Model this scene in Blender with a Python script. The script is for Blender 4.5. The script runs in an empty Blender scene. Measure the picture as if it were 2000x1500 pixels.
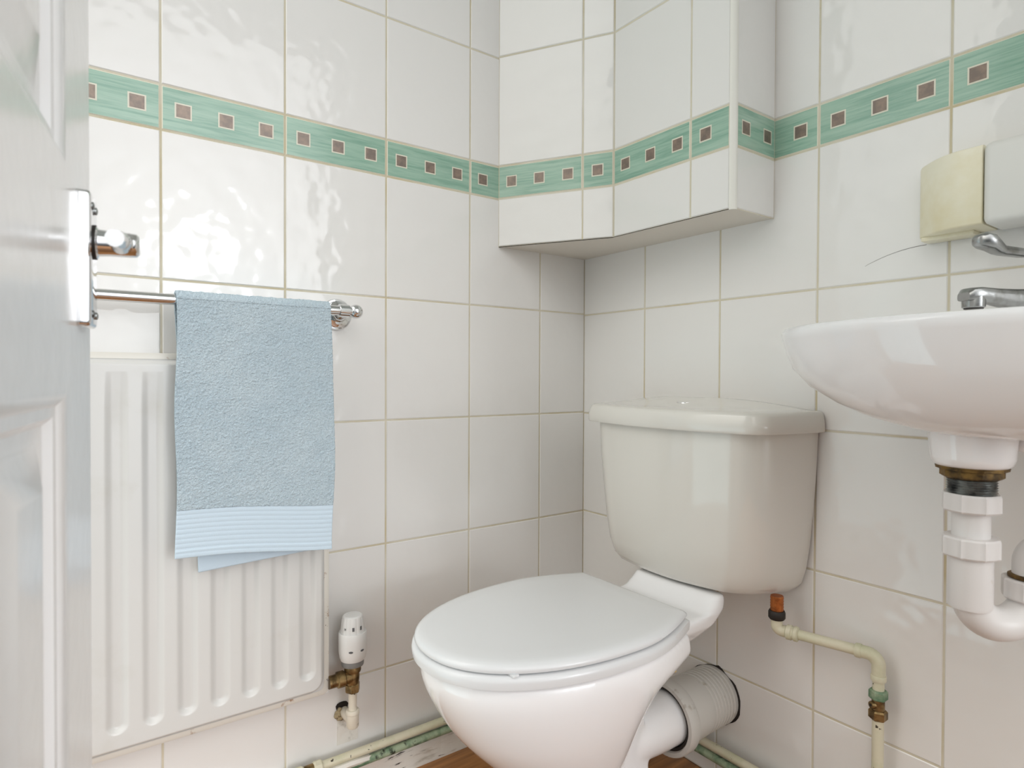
import bpy, bmesh, math, random
from mathutils import Vector, Matrix, noise as mnoise
random.seed(7)
PI = math.pi
SC = bpy.context.scene
COL = SC.collection

# ------------------------------------------------------------------ camera
cam_data = bpy.data.cameras.new('camera')
cam = bpy.data.objects.new('camera', cam_data)
COL.objects.link(cam)
cam_data.sensor_fit = 'HORIZONTAL'
cam_data.sensor_width = 36.0
cam_data.lens = 1208.944 / 2000 * 36.0
cam_data.clip_start = 0.01
cam_right = Vector((0.5874, 0.8093, 0.0042))
cam_up = Vector((-0.0132, 0.0044, 0.9999))
cam_fwd = Vector((-0.8092, 0.5874, -0.0133))
rot = Matrix((cam_right, cam_up, -cam_fwd)).transposed()
cam.matrix_world = Matrix.Translation((1.1705, -1.0762, 0.8175)) @ rot.to_4x4()
cam_data.dof.use_dof = True
cam_data.dof.focus_distance = 1.15
cam_data.dof.aperture_fstop = 9.0
SC.camera = cam

# ------------------------------------------------------------------ world, light, exposure
world = bpy.data.worlds.new('world')
SC.world = world
world.use_nodes = True
# soft fill lobes added to light the room: (direction, sharpness, strength, colour); the last adds a broad glow around the window to the right
LOBES = [((0, 0, 1), 1, 2.5, (0.985, 0.99, 0.985)),
         ((1, 0, 0), 2, 0.1, (0.97, 1.0, 1.03)),
         ((-0.25, -0.82, -0.5), 6, 1.9, (0.83, 1.05, 1.09)),
         ((0.1, -0.8, 0.6), 6, 1.7, (1.02, 0.98, 0.87)),
         ((1.17, 0.2, 0.15), 24, 4.8, (0.97, 1.0, 1.03))]
WINDOW = (30.0, (1.17, 0.183, 0.198), (0.036, 0.038))

def build_world():
    nt = world.node_tree
    bg = nt.nodes['Background']
    tc = nt.nodes.new('ShaderNodeTexCoord')
    total = None
    for d, p, w, c in LOBES:
        v = Vector(d).normalized()
        if p:
            dp = nt.nodes.new('ShaderNodeVectorMath'); dp.operation = 'DOT_PRODUCT'
            nt.links.new(tc.outputs['Generated'], dp.inputs[0]); dp.inputs[1].default_value = v
            mx = nt.nodes.new('ShaderNodeMath'); mx.operation = 'MAXIMUM'; mx.inputs[1].default_value = 0.0
            nt.links.new(dp.outputs['Value'], mx.inputs[0])
            pw = nt.nodes.new('ShaderNodeMath'); pw.operation = 'POWER'; pw.inputs[1].default_value = p
            nt.links.new(mx.outputs[0], pw.inputs[0]); src = pw.outputs[0]
        else:
            vl = nt.nodes.new('ShaderNodeValue'); vl.outputs[0].default_value = 1.0; src = vl.outputs[0]
        sc = nt.nodes.new('ShaderNodeVectorMath'); sc.operation = 'SCALE'
        sc.inputs[0].default_value = c
        ml = nt.nodes.new('ShaderNodeMath'); ml.operation = 'MULTIPLY'; ml.inputs[1].default_value = w
        nt.links.new(src, ml.inputs[0]); nt.links.new(ml.outputs[0], sc.inputs['Scale'])
        cur = sc.outputs[0]
        if total is not None:
            ad = nt.nodes.new('ShaderNodeVectorMath'); ad.operation = 'ADD'
            nt.links.new(total, ad.inputs[0]); nt.links.new(cur, ad.inputs[1]); cur = ad.outputs[0]
        total = cur
    w, d, half = WINDOW
    if w:
        sp = nt.nodes.new('ShaderNodeSeparateXYZ'); nt.links.new(tc.outputs['Generated'], sp.inputs[0])
        fac = None
        px = nt.nodes.new('ShaderNodeMath'); px.operation = 'GREATER_THAN'; px.inputs[1].default_value = 0.2
        nt.links.new(sp.outputs['X'], px.inputs[0]); fac = px.outputs[0]
        for ax, mid, hw in (('Y', d[1] / d[0], half[0]), ('Z', d[2] / d[0], half[1])):
            dv = nt.nodes.new('ShaderNodeMath'); dv.operation = 'DIVIDE'
            nt.links.new(sp.outputs[ax], dv.inputs[0]); nt.links.new(sp.outputs['X'], dv.inputs[1])
            cm = nt.nodes.new('ShaderNodeMath'); cm.operation = 'COMPARE'
            nt.links.new(dv.outputs[0], cm.inputs[0]); cm.inputs[1].default_value = mid; cm.inputs[2].default_value = hw
            m = nt.nodes.new('ShaderNodeMath'); m.operation = 'MULTIPLY'
            nt.links.new(fac, m.inputs[0]); nt.links.new(cm.outputs[0], m.inputs[1]); fac = m.outputs[0]
        sc = nt.nodes.new('ShaderNodeVectorMath'); sc.operation = 'SCALE'
        sc.inputs[0].default_value = (w * 0.97, w, w * 1.04); nt.links.new(fac, sc.inputs['Scale'])
        ad = nt.nodes.new('ShaderNodeVectorMath'); ad.operation = 'ADD'
        nt.links.new(total, ad.inputs[0]); nt.links.new(sc.outputs[0], ad.inputs[1]); total = ad.outputs[0]
    nt.links.new(total, bg.inputs['Color'])
    bg.inputs['Strength'].default_value = 1.0

build_world()
SC.view_settings.view_transform = 'Standard'
SC.view_settings.look = 'None'
SC.view_settings.gamma = 1.0
SC.view_settings.exposure = 0.05
SC.view_settings.use_curve_mapping = False

# ------------------------------------------------------------------ material helpers
def srgb(r, g, b):
    def f(c):
        c /= 255.0
        return c / 12.92 if c <= 0.04045 else ((c + 0.055) / 1.055) ** 2.4
    return (f(r), f(g), f(b), 1.0)

def mat(name, base, rough=0.4, metal=0.0, spots=(), bump=None, coat=0.0, spec=0.5, stretch=None):
    """spots: list of (colour, noise scale, low, high, mapping scale or None); bump: (scale, strength, distance)"""
    m = bpy.data.materials.new(name)
    m.use_nodes = True
    nt = m.node_tree
    b = nt.nodes['Principled BSDF']
    b.inputs['Roughness'].default_value = rough
    b.inputs['Metallic'].default_value = metal
    b.inputs['Specular IOR Level'].default_value = spec
    if coat:
        b.inputs['Coat Weight'].default_value = coat
        b.inputs['Coat Roughness'].default_value = 0.05
    tc = nt.nodes.new('ShaderNodeTexCoord')
    cur = None
    for i, (c, scale, lo, hi, mp) in enumerate(spots):
        n = nt.nodes.new('ShaderNodeTexNoise')
        n.inputs['Scale'].default_value = scale
        n.inputs['Detail'].default_value = 6
        n.inputs['Roughness'].default_value = 0.6
        if mp:
            g = nt.nodes.new('ShaderNodeMapping')
            g.inputs['Scale'].default_value = mp
            g.inputs['Location'].default_value = (i * 3.1, i * 1.7, i * 2.3)
            nt.links.new(tc.outputs['Object'], g.inputs['Vector'])
            nt.links.new(g.outputs[0], n.inputs['Vector'])
        else:
            nt.links.new(tc.outputs['Object'], n.inputs['Vector'])
        r = nt.nodes.new('ShaderNodeMapRange')
        r.inputs['From Min'].default_value = lo
        r.inputs['From Max'].default_value = hi
        nt.links.new(n.outputs['Fac'], r.inputs['Value'])
        mx = nt.nodes.new('ShaderNodeMix')
        mx.data_type = 'RGBA'
        nt.links.new(r.outputs[0], mx.inputs['Factor'])
        if cur is None:
            mx.inputs['A'].default_value = base
        else:
            nt.links.new(cur, mx.inputs['A'])
        mx.inputs['B'].default_value = c
        cur = mx.outputs['Result']
    if cur is None:
        b.inputs['Base Color'].default_value = base
    else:
        nt.links.new(cur, b.inputs['Base Color'])
    if bump:
        n = nt.nodes.new('ShaderNodeTexNoise')
        n.inputs['Scale'].default_value = bump[0]
        n.inputs['Detail'].default_value = bump[3] if len(bump) > 3 else 2
        nt.links.new(tc.outputs['Object'], n.inputs['Vector'])
        bp = nt.nodes.new('ShaderNodeBump')
        bp.inputs['Strength'].default_value = bump[1]
        bp.inputs['Distance'].default_value = bump[2]
        nt.links.new(n.outputs['Fac'], bp.inputs['Height'])
        nt.links.new(bp.outputs[0], b.inputs['Normal'])
    return m

M = {}
M['tile'] = mat('white_glazed_tile', srgb(231, 229, 226), 0.07, bump=(26.0, 0.65, 0.0022, 1), spec=0.5)
M['grout'] = mat('cream_grout', srgb(208, 200, 178), 0.8,
                 spots=[(srgb(196, 180, 140), 7.0, 0.50, 0.75, None), (srgb(222, 217, 204), 4.0, 0.48, 0.72, None)])
M['green'] = mat('green_woodgrain_border', srgb(154, 187, 168), 0.15,
                 spots=[(srgb(128, 166, 147), 1.0, 0.42, 0.62, (9, 9, 160)), (srgb(170, 198, 180), 1.0, 0.5, 0.75, (5, 5, 60))])
M['copper'] = mat('copper_inlay', srgb(116, 103, 94), 0.3, 0.25,
                  spots=[(srgb(142, 124, 110), 60.0, 0.4, 0.65, None)])
M['inlay_rim'] = mat('pale_inlay_rim', srgb(222, 218, 200), 0.3)
M['trim'] = mat('white_plastic_trim', srgb(228, 226, 218), 0.3)
M['soffit'] = mat('white_painted_board', srgb(222, 217, 208), 0.6)
M['plaster'] = mat('white_paint', srgb(226, 223, 217), 0.7)
M['mark'] = mat('dark_hairline', srgb(90, 80, 72), 0.6)
M['gap_shade'] = mat('dark_gap', srgb(38, 32, 27), 0.9)  # flat dark colour painted for the shade inside holes and gaps
M['filler'] = mat('grey_filler', srgb(222, 218, 210), 0.85,
                  spots=[(srgb(150, 142, 128), 40.0, 0.5, 0.75, None)], bump=(60, 0.6, 0.003))
M['rubble'] = mat('crumbled_plaster', srgb(176, 160, 128), 0.9,
                  spots=[(srgb(70, 58, 38), 90.0, 0.50, 0.62, None)], bump=(120, 0.8, 0.003))
M['door'] = mat('gloss_door_paint', srgb(243, 243, 244), 0.2, bump=(35.0, 0.2, 0.002, 2))
M['chrome'] = mat('chrome', srgb(225, 225, 226), 0.06, 1.0)
M['chrome_worn'] = mat('worn_chrome', srgb(166, 167, 166), 0.26, 1.0,
                       spots=[(srgb(120, 118, 112), 35.0, 0.5, 0.7, None)], bump=(120, 0.25, 0.001))
M['rad'] = mat('white_enamel', srgb(215, 214, 211), 0.28,
               spots=[(srgb(208, 206, 200), 9.0, 0.58, 0.78, None)])
M['rad_rim'] = mat('worn_enamel', srgb(224, 220, 211), 0.4,
                   spots=[(srgb(150, 104, 60), 26.0, 0.60, 0.66, None), (srgb(90, 70, 54), 90.0, 0.69, 0.74, None)])
M['ceramic'] = mat('white_ceramic', srgb(249, 249, 250), 0.06, coat=0.4)
M['ceramic_old'] = mat('ivory_ceramic', srgb(222, 219, 212), 0.08, coat=0.3)
M['seat'] = mat('white_seat_plastic', srgb(226, 227, 228), 0.16)
M['plastic'] = mat('white_pipe_plastic', srgb(224, 221, 219), 0.35,
                   spots=[(srgb(205, 198, 186), 30.0, 0.62, 0.75, None)])
M['plastic_grey'] = mat('grey_white_rubber', srgb(205, 202, 196), 0.45,
                        spots=[(srgb(150, 140, 122), 35.0, 0.62, 0.78, None)])
M['cream_plastic'] = mat('aged_cream_plastic', srgb(238, 233, 212), 0.35,
                         spots=[(srgb(228, 219, 186), 8.0, 0.45, 0.65, None)])
M['white_casing'] = mat('white_casing', srgb(224, 223, 218), 0.35)
M['brass'] = mat('tarnished_brass', srgb(150, 126, 86), 0.34, 0.85,
                 spots=[(srgb(92, 74, 48), 55.0, 0.45, 0.65, None)], bump=(70, 0.3, 0.001))
M['brass_dark'] = mat('corroded_brass', srgb(128, 100, 52), 0.5, 0.6,
                      spots=[(srgb(66, 50, 26), 60.0, 0.42, 0.62, None)], bump=(90, 0.5, 0.002))
M['steel'] = mat('dark_threaded_metal', srgb(168, 170, 168), 0.3, 0.9,
                 spots=[(srgb(84, 86, 86), 50.0, 0.45, 0.65, None)])
M['copper_pipe'] = mat('copper_tail', srgb(178, 104, 52), 0.4, 0.7,
                       spots=[(srgb(110, 60, 28), 60.0, 0.5, 0.7, None)])
M['black_rubber'] = mat('black_rubber', srgb(34, 28, 24), 0.6)
M['cream_paint'] = mat('chipped_cream_paint', srgb(214, 208, 184), 0.45,
                       spots=[(srgb(196, 196, 164), 14.0, 0.45, 0.65, None), (srgb(58, 50, 36), 55.0, 0.675, 0.70, None)],
                       bump=(80, 0.4, 0.002))
M['pale_paint'] = mat('chipped_off_white_paint', srgb(222, 214, 198), 0.45,
                      spots=[(srgb(86, 76, 56), 60.0, 0.67, 0.70, None)], bump=(80, 0.4, 0.002))
M['green_paint'] = mat('verdigris_paint', srgb(158, 172, 144), 0.6,
                       spots=[(srgb(88, 120, 92), 28.0, 0.42, 0.62, None), (srgb(40, 46, 34), 40.0, 0.60, 0.68, None)],
                       bump=(60, 0.6, 0.003))
M['skirting'] = mat('cracked_white_paint', srgb(226, 222, 214), 0.55,
                    spots=[(srgb(186, 178, 164), 10.0, 0.54, 0.70, (5, 1.2, 7)), (srgb(64, 56, 48), 12.0, 0.640, 0.665, (6, 0.8, 9))],
                    bump=(50, 0.5, 0.003))
M['grey_plastic'] = mat('grey_plastic', srgb(128, 126, 124), 0.5)
M['head_plastic'] = mat('white_valve_plastic', srgb(230, 229, 227), 0.3)
M['print'] = mat('grey_print', srgb(98, 98, 100), 0.6)
M['towel'] = mat('pale_blue_terry', srgb(200, 216, 226), 0.95, spec=0.1,
                 spots=[(srgb(210, 224, 232), 10.0, 0.4, 0.65, None), (srgb(182, 202, 214), 480.0, 0.50, 0.68, None)],
                 bump=(520.0, 1.0, 0.004, 3))
M['towel_band'] = mat('pale_blue_weave', srgb(203, 219, 231), 0.9, spec=0.1, bump=(900, 0.4, 0.001, 2))
M['yellow_plastic'] = mat('yellowed_plastic', srgb(214, 186, 120), 0.5)

def wood_floor():
    m = bpy.data.materials.new('orange_wood_laminate')
    m.use_nodes = True
    nt = m.node_tree
    b = nt.nodes['Principled BSDF']
    b.inputs['Roughness'].default_value = 0.35
    tc = nt.nodes.new('ShaderNodeTexCoord')
    mp = nt.nodes.new('ShaderNodeMapping')
    mp.inputs['Scale'].default_value = (60, 5, 1)
    mp.inputs['Rotation'].default_value = (0, 0, 0)
    n = nt.nodes.new('ShaderNodeTexNoise')
    n.inputs['Scale'].default_value = 1.0
    n.inputs['Detail'].default_value = 8
    n.inputs['Distortion'].default_value = 0.6
    r = nt.nodes.new('ShaderNodeValToRGB')
    r.color_ramp.elements[0].position = 0.3
    r.color_ramp.elements[0].color = srgb(116, 74, 36)
    r.color_ramp.elements[1].position = 0.72
    r.color_ramp.elements[1].color = srgb(184, 128, 76)
    br = nt.nodes.new('ShaderNodeTexBrick')
    br.inputs['Scale'].default_value = 1.0
    br.inputs['Brick Width'].default_value = 1.2
    br.inputs['Row Height'].default_value = 0.19
    br.inputs['Mortar Size'].default_value = 0.0012
    br.inputs['Color1'].default_value = (1, 1, 1, 1)
    br.inputs['Color2'].default_value = (0.86, 0.86, 0.86, 1)
    br.inputs['Mortar'].default_value = (0.25, 0.22, 0.2, 1)
    mp2 = nt.nodes.new('ShaderNodeMapping')
    mp2.inputs['Rotation'].default_value = (0, 0, PI / 2)
    mx = nt.nodes.new('ShaderNodeMix')
    mx.data_type = 'RGBA'
    mx.blend_type = 'MULTIPLY'
    mx.inputs['Factor'].default_value = 1.0
    L = nt.links.new
    L(tc.outputs['Object'], mp.inputs[0]); L(mp.outputs[0], n.inputs['Vector'])
    L(n.outputs['Fac'], r.inputs[0]); L(tc.outputs['Object'], mp2.inputs[0]); L(mp2.outputs[0], br.inputs['Vector'])
    L(r.outputs[0], mx.inputs['A']); L(br.outputs['Color'], mx.inputs['B']); L(mx.outputs['Result'], b.inputs['Base Color'])
    return m
M['floor'] = wood_floor()

def emit(name, col, strength):
    m = bpy.data.materials.new(name)
    m.use_nodes = True
    b = m.node_tree.nodes['Principled BSDF']
    b.inputs['Base Color'].default_value = (0.8, 0.8, 0.8, 1)
    b.inputs['Emission Color'].default_value = col
    b.inputs['Emission Strength'].default_value = strength
    return m

# ------------------------------------------------------------------ mesh helpers
def new_obj(name, bm, mats, parent=None, smooth=40, loc=None):
    me = bpy.data.meshes.new(name)
    bmesh.ops.recalc_face_normals(bm, faces=bm.faces[:])
    bm.to_mesh(me); bm.free()
    if not isinstance(mats, (list, tuple)):
        mats = [mats]
    for m in mats:
        me.materials.append(m)
    if smooth:
        for p in me.polygons:
            p.use_smooth = True
        if smooth < 180:
            me.set_sharp_from_angle(angle=math.radians(smooth))
    o = bpy.data.objects.new(name, me)
    COL.objects.link(o)
    if parent:
        o.parent = parent
        o.matrix_parent_inverse = parent.matrix_basis.inverted()
    return o

def thing(name, label, cat, loc=(0, 0, 0), group=None):
    o = bpy.data.objects.new(name, None)
    o.empty_display_size = 0.05
    COL.objects.link(o)
    o.location = loc
    o['label'] = label; o['category'] = cat
    if group:
        o['group'] = group
    return o

def struct(o, label=None):
    o['kind'] = 'structure'
    if label:
        o['label'] = label
    return o

def quad(bm, pts, mi=0):
    f = bm.faces.new([bm.verts.new(p) for p in pts])
    f.material_index = mi
    return f

def box(bm, lo, hi, bevel=0.0, seg=2, mi=0, mtx=None):
    t = bmesh.new()
    bmesh.ops.create_cube(t, size=1.0)
    for v in t.verts:
        v.co = Vector([lo[i] + (v.co[i] + 0.5) * (hi[i] - lo[i]) for i in range(3)])
    if bevel:
        bmesh.ops.bevel(t, geom=t.edges[:], offset=bevel, segments=seg, profile=0.5, affect='EDGES')
    merge(bm, t, mi, mtx)

def merge(bm, t, mi=None, mtx=None):
    mp = {}
    for v in t.verts:
        mp[v] = bm.verts.new(mtx @ v.co if mtx else v.co)
    for f in t.faces:
        try:
            g = bm.faces.new([mp[v] for v in f.verts])
        except ValueError:
            continue
        g.material_index = f.material_index if mi is None else mi
    t.free()

def frame_of(d):
    d = Vector(d).normalized()
    a = Vector((0, 0, 1)) if abs(d.z) < 0.9 else Vector((1, 0, 0))
    u = d.cross(a).normalized()
    return u, d.cross(u).normalized(), d

def lathe(bm, prof, base, axis, n=40, mi=0, caps=True, poly=None):
    """prof: list of (r, h) along axis from base; poly = k makes a k-sided (hex nut) section"""
    u, v, d = frame_of(axis)
    base = Vector(base)
    rings = []
    k = poly or n
    for r, h in prof:
        ring = []
        for i in range(k):
            a = 2 * PI * i / k
            ring.append(bm.verts.new(base + d * h + (u * math.cos(a) + v * math.sin(a)) * r))
        rings.append(ring)
    for a, b in zip(rings, rings[1:]):
        for i in range(k):
            f = bm.faces.new([a[i], a[(i + 1) % k], b[(i + 1) % k], b[i]])
            f.material_index = mi
    if caps:
        for ring in (rings[0], rings[-1]):
            f = bm.faces.new(ring); f.material_index = mi

def tube(bm, pts, rad, n=20, mi=0, caps=True):
    pts = [Vector(p) for p in pts]
    rads = rad if isinstance(rad, (list, tuple)) else [rad] * len(pts)
    prev_u = None
    rings = []
    for i, p in enumerate(pts):
        d = (pts[min(i + 1, len(pts) - 1)] - pts[max(i - 1, 0)]).normalized()
        if prev_u is None:
            u, v, _ = frame_of(d)
        else:
            u = (prev_u - d * prev_u.dot(d)).normalized()
            v = d.cross(u).normalized()
        prev_u = u
        rings.append([bm.verts.new(p + (u * math.cos(2 * PI * k / n) + v * math.sin(2 * PI * k / n)) * rads[i]) for k in range(n)])
    for a, b in zip(rings, rings[1:]):
        for k in range(n):
            f = bm.faces.new([a[k], a[(k + 1) % n], b[(k + 1) % n], b[k]]); f.material_index = mi
    if caps:
        for ring in (rings[0], rings[-1]):
            f = bm.faces.new(ring); f.material_index = mi

def bend(pts, r, seg=8):
    """polyline with rounded corners of radius r"""
    pts = [Vector(p) for p in pts]
    out = [pts[0]]
    for a, b, c in zip(pts, pts[1:], pts[2:]):
        d1 = (a - b).normalized(); d2 = (c - b).normalized()
        ang = d1.angle(d2)
        t = min(r / math.tan(ang / 2), (a - b).length * 0.49, (c - b).length * 0.49)
        rr = t * math.tan(ang / 2)
        bis = (d1 + d2).normalized()
        cen = b + bis * (rr / math.sin(ang / 2))
        s = b + d1 * t - cen; e = b + d2 * t - cen
        tot = s.angle(e)
        ax = s.cross(e).normalized()
        for k in range(seg + 1):
            out.append(cen + Matrix.Rotation(tot * k / seg, 3, ax) @ s)
    out.append(pts[-1])
    return out

def loft(bm, rings, mi=0, cap0=True, cap1=True):
    vs = [[bm.verts.new(p) for p in r] for r in rings]
    n = len(vs[0])
    for a, b in zip(vs, vs[1:]):
        for i in range(n):
            f = bm.faces.new([a[i], a[(i + 1) % n], b[(i + 1) % n], b[i]]); f.material_index = mi
    if cap0:
        bm.faces.new(vs[0]).material_index = mi
    if cap1:
        bm.faces.new(vs[-1]).material_index = mi

def round_poly(pts, radii, seg=6):
    """closed 2-D polygon with rounded corners"""
    out = []
    n = len(pts)
    for i in range(n):
        a, b, c = Vector(pts[i - 1]), Vector(pts[i]), Vector(pts[(i + 1) % n])
        r = radii[i] if isinstance(radii, (list, tuple)) else radii
        d1 = (a - b).normalized(); d2 = (c - b).normalized()
        t = min(r, (a - b).length * 0.49, (c - b).length * 0.49)
        for k in range(seg + 1):
            s = k / seg
            out.append(b + d1 * t * (1 - s) ** 2 + d2 * t * s ** 2)
    return out

def smoothstep(a, b, x):
    t = max(0.0, min(1.0, (x - a) / (b - a)))
    return t * t * (3 - 2 * t)

# ------------------------------------------------------------------ tiled walls
# material slots of every tiled mesh: 0 tile, 1 grout, 2 green border, 3 inlay rim, 4 copper inlay
TILE_MATS = lambda: [M['tile'], M['grout'], M['green'], M['inlay_rim'], M['copper']]

def tiled_face(bm, P, ucols, rows, square_anchor=None, squares=True):
    """P(u, v, d) -> point.  ucols: joint positions; rows: [(v0, v1, kind)]"""
    g, bw, dp = 0.0017, 0.0014, 0.0012
    umin, umax = ucols[0], ucols[-1]
    quad(bm, [P(umin, rows[0][0], -dp), P(umax, rows[0][0], -dp), P(umax, rows[-1][1], -dp), P(umin, rows[-1][1], -dp)], 1)
    for ci, (u0, u1) in enumerate(zip(ucols, ucols[1:])):
        for v0, v1, kind in rows:
            mi = 2 if kind == 'b' else 0
            a0, a1, b0, b1 = u0 + g, u1 - g, v0 + g, v1 - g
            if a1 - a0 < 0.004:
                continue
            outer = [(a0, b0), (a1, b0), (a1, b1), (a0, b1)]
            inner = [(a0 + bw, b0 + bw), (a1 - bw, b0 + bw), (a1 - bw, b1 - bw), (a0 + bw, b1 - bw)]
            vo = [bm.verts.new(P(u, v, -dp)) for u, v in outer]
            vi = [bm.verts.new(P(u, v, 0)) for u, v in inner]
            bm.faces.new(vi).material_index = mi
            for k in range(4):
                bm.faces.new([vo[k], vo[(k + 1) % 4], vi[(k + 1) % 4], vi[k]]).material_index = 3 if kind == 'b' else mi
            if kind == 'b' and squares:
                anc = square_anchor(ci, u0, u1) if square_anchor else u0
                c = 0.5 * (v0 + v1)
                for k in range(4):
                    uc = anc + 0.0333 + 0.0667 * k
                    for s, d, m2 in ((0.0130, 0.0002, 3), (0.0106, 0.0004, 4)):
                        q0, q1 = max(uc - s, a0 + 0.002), min(uc + s, a1 - 0.002)
                        if q1 - q0 > 0.004:
                            quad(bm, [P(q0, c - s, d), P(q1, c - s, d), P(q1, c + s, d), P(q0, c + s, d)], m2)

H = 2.4
XR, YF = 1.95, -1.2
ROWS_L = [(0.0, 0.219, 't'), (0.219, 0.4738, 't'), (0.4738, 0.7258, 't'), (0.7258, 0.975, 't'), (0.975, 1.2207, 't'),
          (1.2207, 1.2954, 'b'), (1.2954, 1.5415, 't'), (1.5415, 1.79, 't'), (1.79, 2.04, 't'), (2.04, 2.29, 't'), (2.29, H, 't')]
ROWS_B = [(0.0, 0.2249, 't'), (0.2249, 0.4748, 't'), (0.4748, 0.7235, 't'), (0.7235, 0.9719, 't'), (0.9719, 1.2217, 't'),
          (1.2217, 1.2963, 'b'), (1.2963, 1.5463, 't'), (1.5463, 1.796, 't'), (1.796, 2.046, 't'), (2.046, 2.296, 't'), (2.296, H, 't')]

bm = bmesh.new()
# left wall: u = distance from the corner measured along -y, flipped so that u grows to the right (towards the corner)
cols = [-1.2, -1.1439, -0.9437, -0.7436, -0.5434, -0.3433, -0.1432, 0.0014]
tiled_face(bm, lambda u, v, d: (d, u, v), cols, ROWS_L, square_anchor=lambda i, u0, u1: u1 - 0.2001 if i == 0 else u0)
box(bm, (-0.1, YF - 0.1, 0), (-0.0016, 0.1, H), mi=1)
wall_left = struct(new_obj('wall_left', bm, TILE_MATS(), smooth=0), 'white tiled wall with a green border behind the radiator')

bm = bmesh.new()
cols = [-0.0014, 0.2018, 0.4018, 0.6018, 0.8019, 1.002, 1.2021, 1.4022, 1.6023, 1.8024, XR]
tiled_face(bm, lambda u, v, d: (u, -d, v), cols, ROWS_B, square_anchor=lambda i, u0, u1: u1 - 0.2001 if i == 0 else u0)
box(bm, (-0.1, 0.0016, 0), (XR, 0.1, H), mi=1)
wall_back = struct(new_obj('wall_back', bm, TILE_MATS(), smooth=0), 'white tiled wall with a green border behind the cistern')
# hairline crack in the tile left of the cream unit
bm = bmesh.new()
tube(bm, [(0.682 + 0.09 * t, -0.0004, 1.0012 + 0.0205 * (1 - (1 - t) ** 2)) for t in [i / 14 for i in range(15)]],
     [0.00012 + 0.0002 * i / 14 for i in range(15)], 6)
new_obj('crack', bm, M['mark'], wall_back)
# plaster filler strip in the left wall below the valve elbow
bm = bmesh.new()
pts = [(-0.646, 0.094), (-0.603, 0.094), (-0.604, 0.150), (-0.612, 0.160), (-0.636, 0.165), (-0.645, 0.150)]
t = bmesh.new()
f = t.faces.new([t.verts.new((0.0, y, z)) for y, z in pts])
r = bmesh.ops.extrude_face_region(t, geom=[f])
for v in [e for e in r['geom'] if isinstance(e, bmesh.types.BMVert)]:
    v.co.x += 0.0015
merge(bm, t)
new_obj('filler_patch', bm, M['filler'], wall_left)
bm = bmesh.new()
t = bmesh.new()
f = t.faces.new([t.verts.new((0.001, -0.636 + 0.011 * math.cos(a) * (1 + .25 * math.sin(3 * a)), 0.164 + 0.017 * math.sin(a) * (1 + .2 * math.cos(2 * a)))) for a in [k * PI / 8 for k in range(16)]])
r = bmesh.ops.extrude_face_region(t, geom=[f])
for v in [e for e in r['geom'] if isinstance(e, bmesh.types.BMVert)]:
    v.co.x += 0.0009
merge(bm, t)
new_obj('pipe_hole_shade', bm, M['gap_shade'], wall_left)  # dark patch painting the shade of the hole behind the elbow
bm = bmesh.new()
for cy_, cz_, rr in ((-0.6445, 0.1555, 0.0075), (-0.6400, 0.1480, 0.0065), (-0.6425, 0.1640, 0.0045)):
    t = bmesh.new()
    bmesh.ops.create_icosphere(t, subdivisions=3, radius=rr)
    for v in t.verts:
        v.co += v.co.normalized() * mnoise.noise(v.co * 260 + Vector((cy_ * 90, 0, 0))) * 0.003
        v.co = Vector((0.003 + v.co.x * 0.8, cy_ + v.co.y, cz_ + v.co.z))
    merge(bm, t)
new_obj('crumbled_filler', bm, M['rubble'], wall_left)
# ragged dark disc painting the shade of the hole round the soil pipe
bm = bmesh.new()
t = bmesh.new()
n = 40
f = t.faces.new([t.verts.new((0.398 + (0.0582 + 0.004 * mnoise.noise((3 * math.cos(a), 3 * math.sin(a), 1.3))) * math.cos(a) * 1.02, -0.0002,
                              0.170 + (0.0582 + 0.006 * mnoise.noise((3 * math.cos(a), 3 * math.sin(a), 5.1))) * math.sin(a))) for a in [2 * PI * k / n for k in range(n)]])
r = bmesh.ops.extrude_face_region(t, geom=[f])
for v in [e for e in r['geom'] if isinstance(e, bmesh.types.BMVert)]:
    v.co.y -= 0.001
merge(bm, t)
new_obj('wall_hole_shade', bm, M['gap_shade'], wall_back)

# boxing in the corner: chamfer face, front face, side return, soffit
ZB = 1.112
ROWS_X = [(ZB, 1.2215, 't'), (1.2215, 1.296, 'b'), (1.296, 1.544, 't'), (1.544, 1.793, 't'), (1.793, 2.043, 't'), (2.043, 2.293, 't'), (2.293, H, 't')]
A0, A1, A2, A3 = Vector((0, -0.268)), Vector((0.230, -0.1295)), Vector((0.5195, -0.1275)), Vector((0.5195, 0))
bm = bmesh.new()
def face2d(p, q):
    d = (q - p); L = d.length; d = d / L
    nrm = Vector((d.y, -d.x))
    return L, (lambda u, v, dd: (p.x + d.x * u + nrm.x * dd, p.y + d.y * u + nrm.y * dd, v))
L, P = face2d(A0, A1); tiled_face(bm, P, [0, 0.2, L], ROWS_X)
L, P = face2d(A1, A2); tiled_face(bm, P, [0, 0.197, L - 0.008], ROWS_X)
L, P = face2d(A2, A3); tiled_face(bm, P, [0.008, L], ROWS_X, square_anchor=lambda i, a, b: 0.002)
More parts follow.
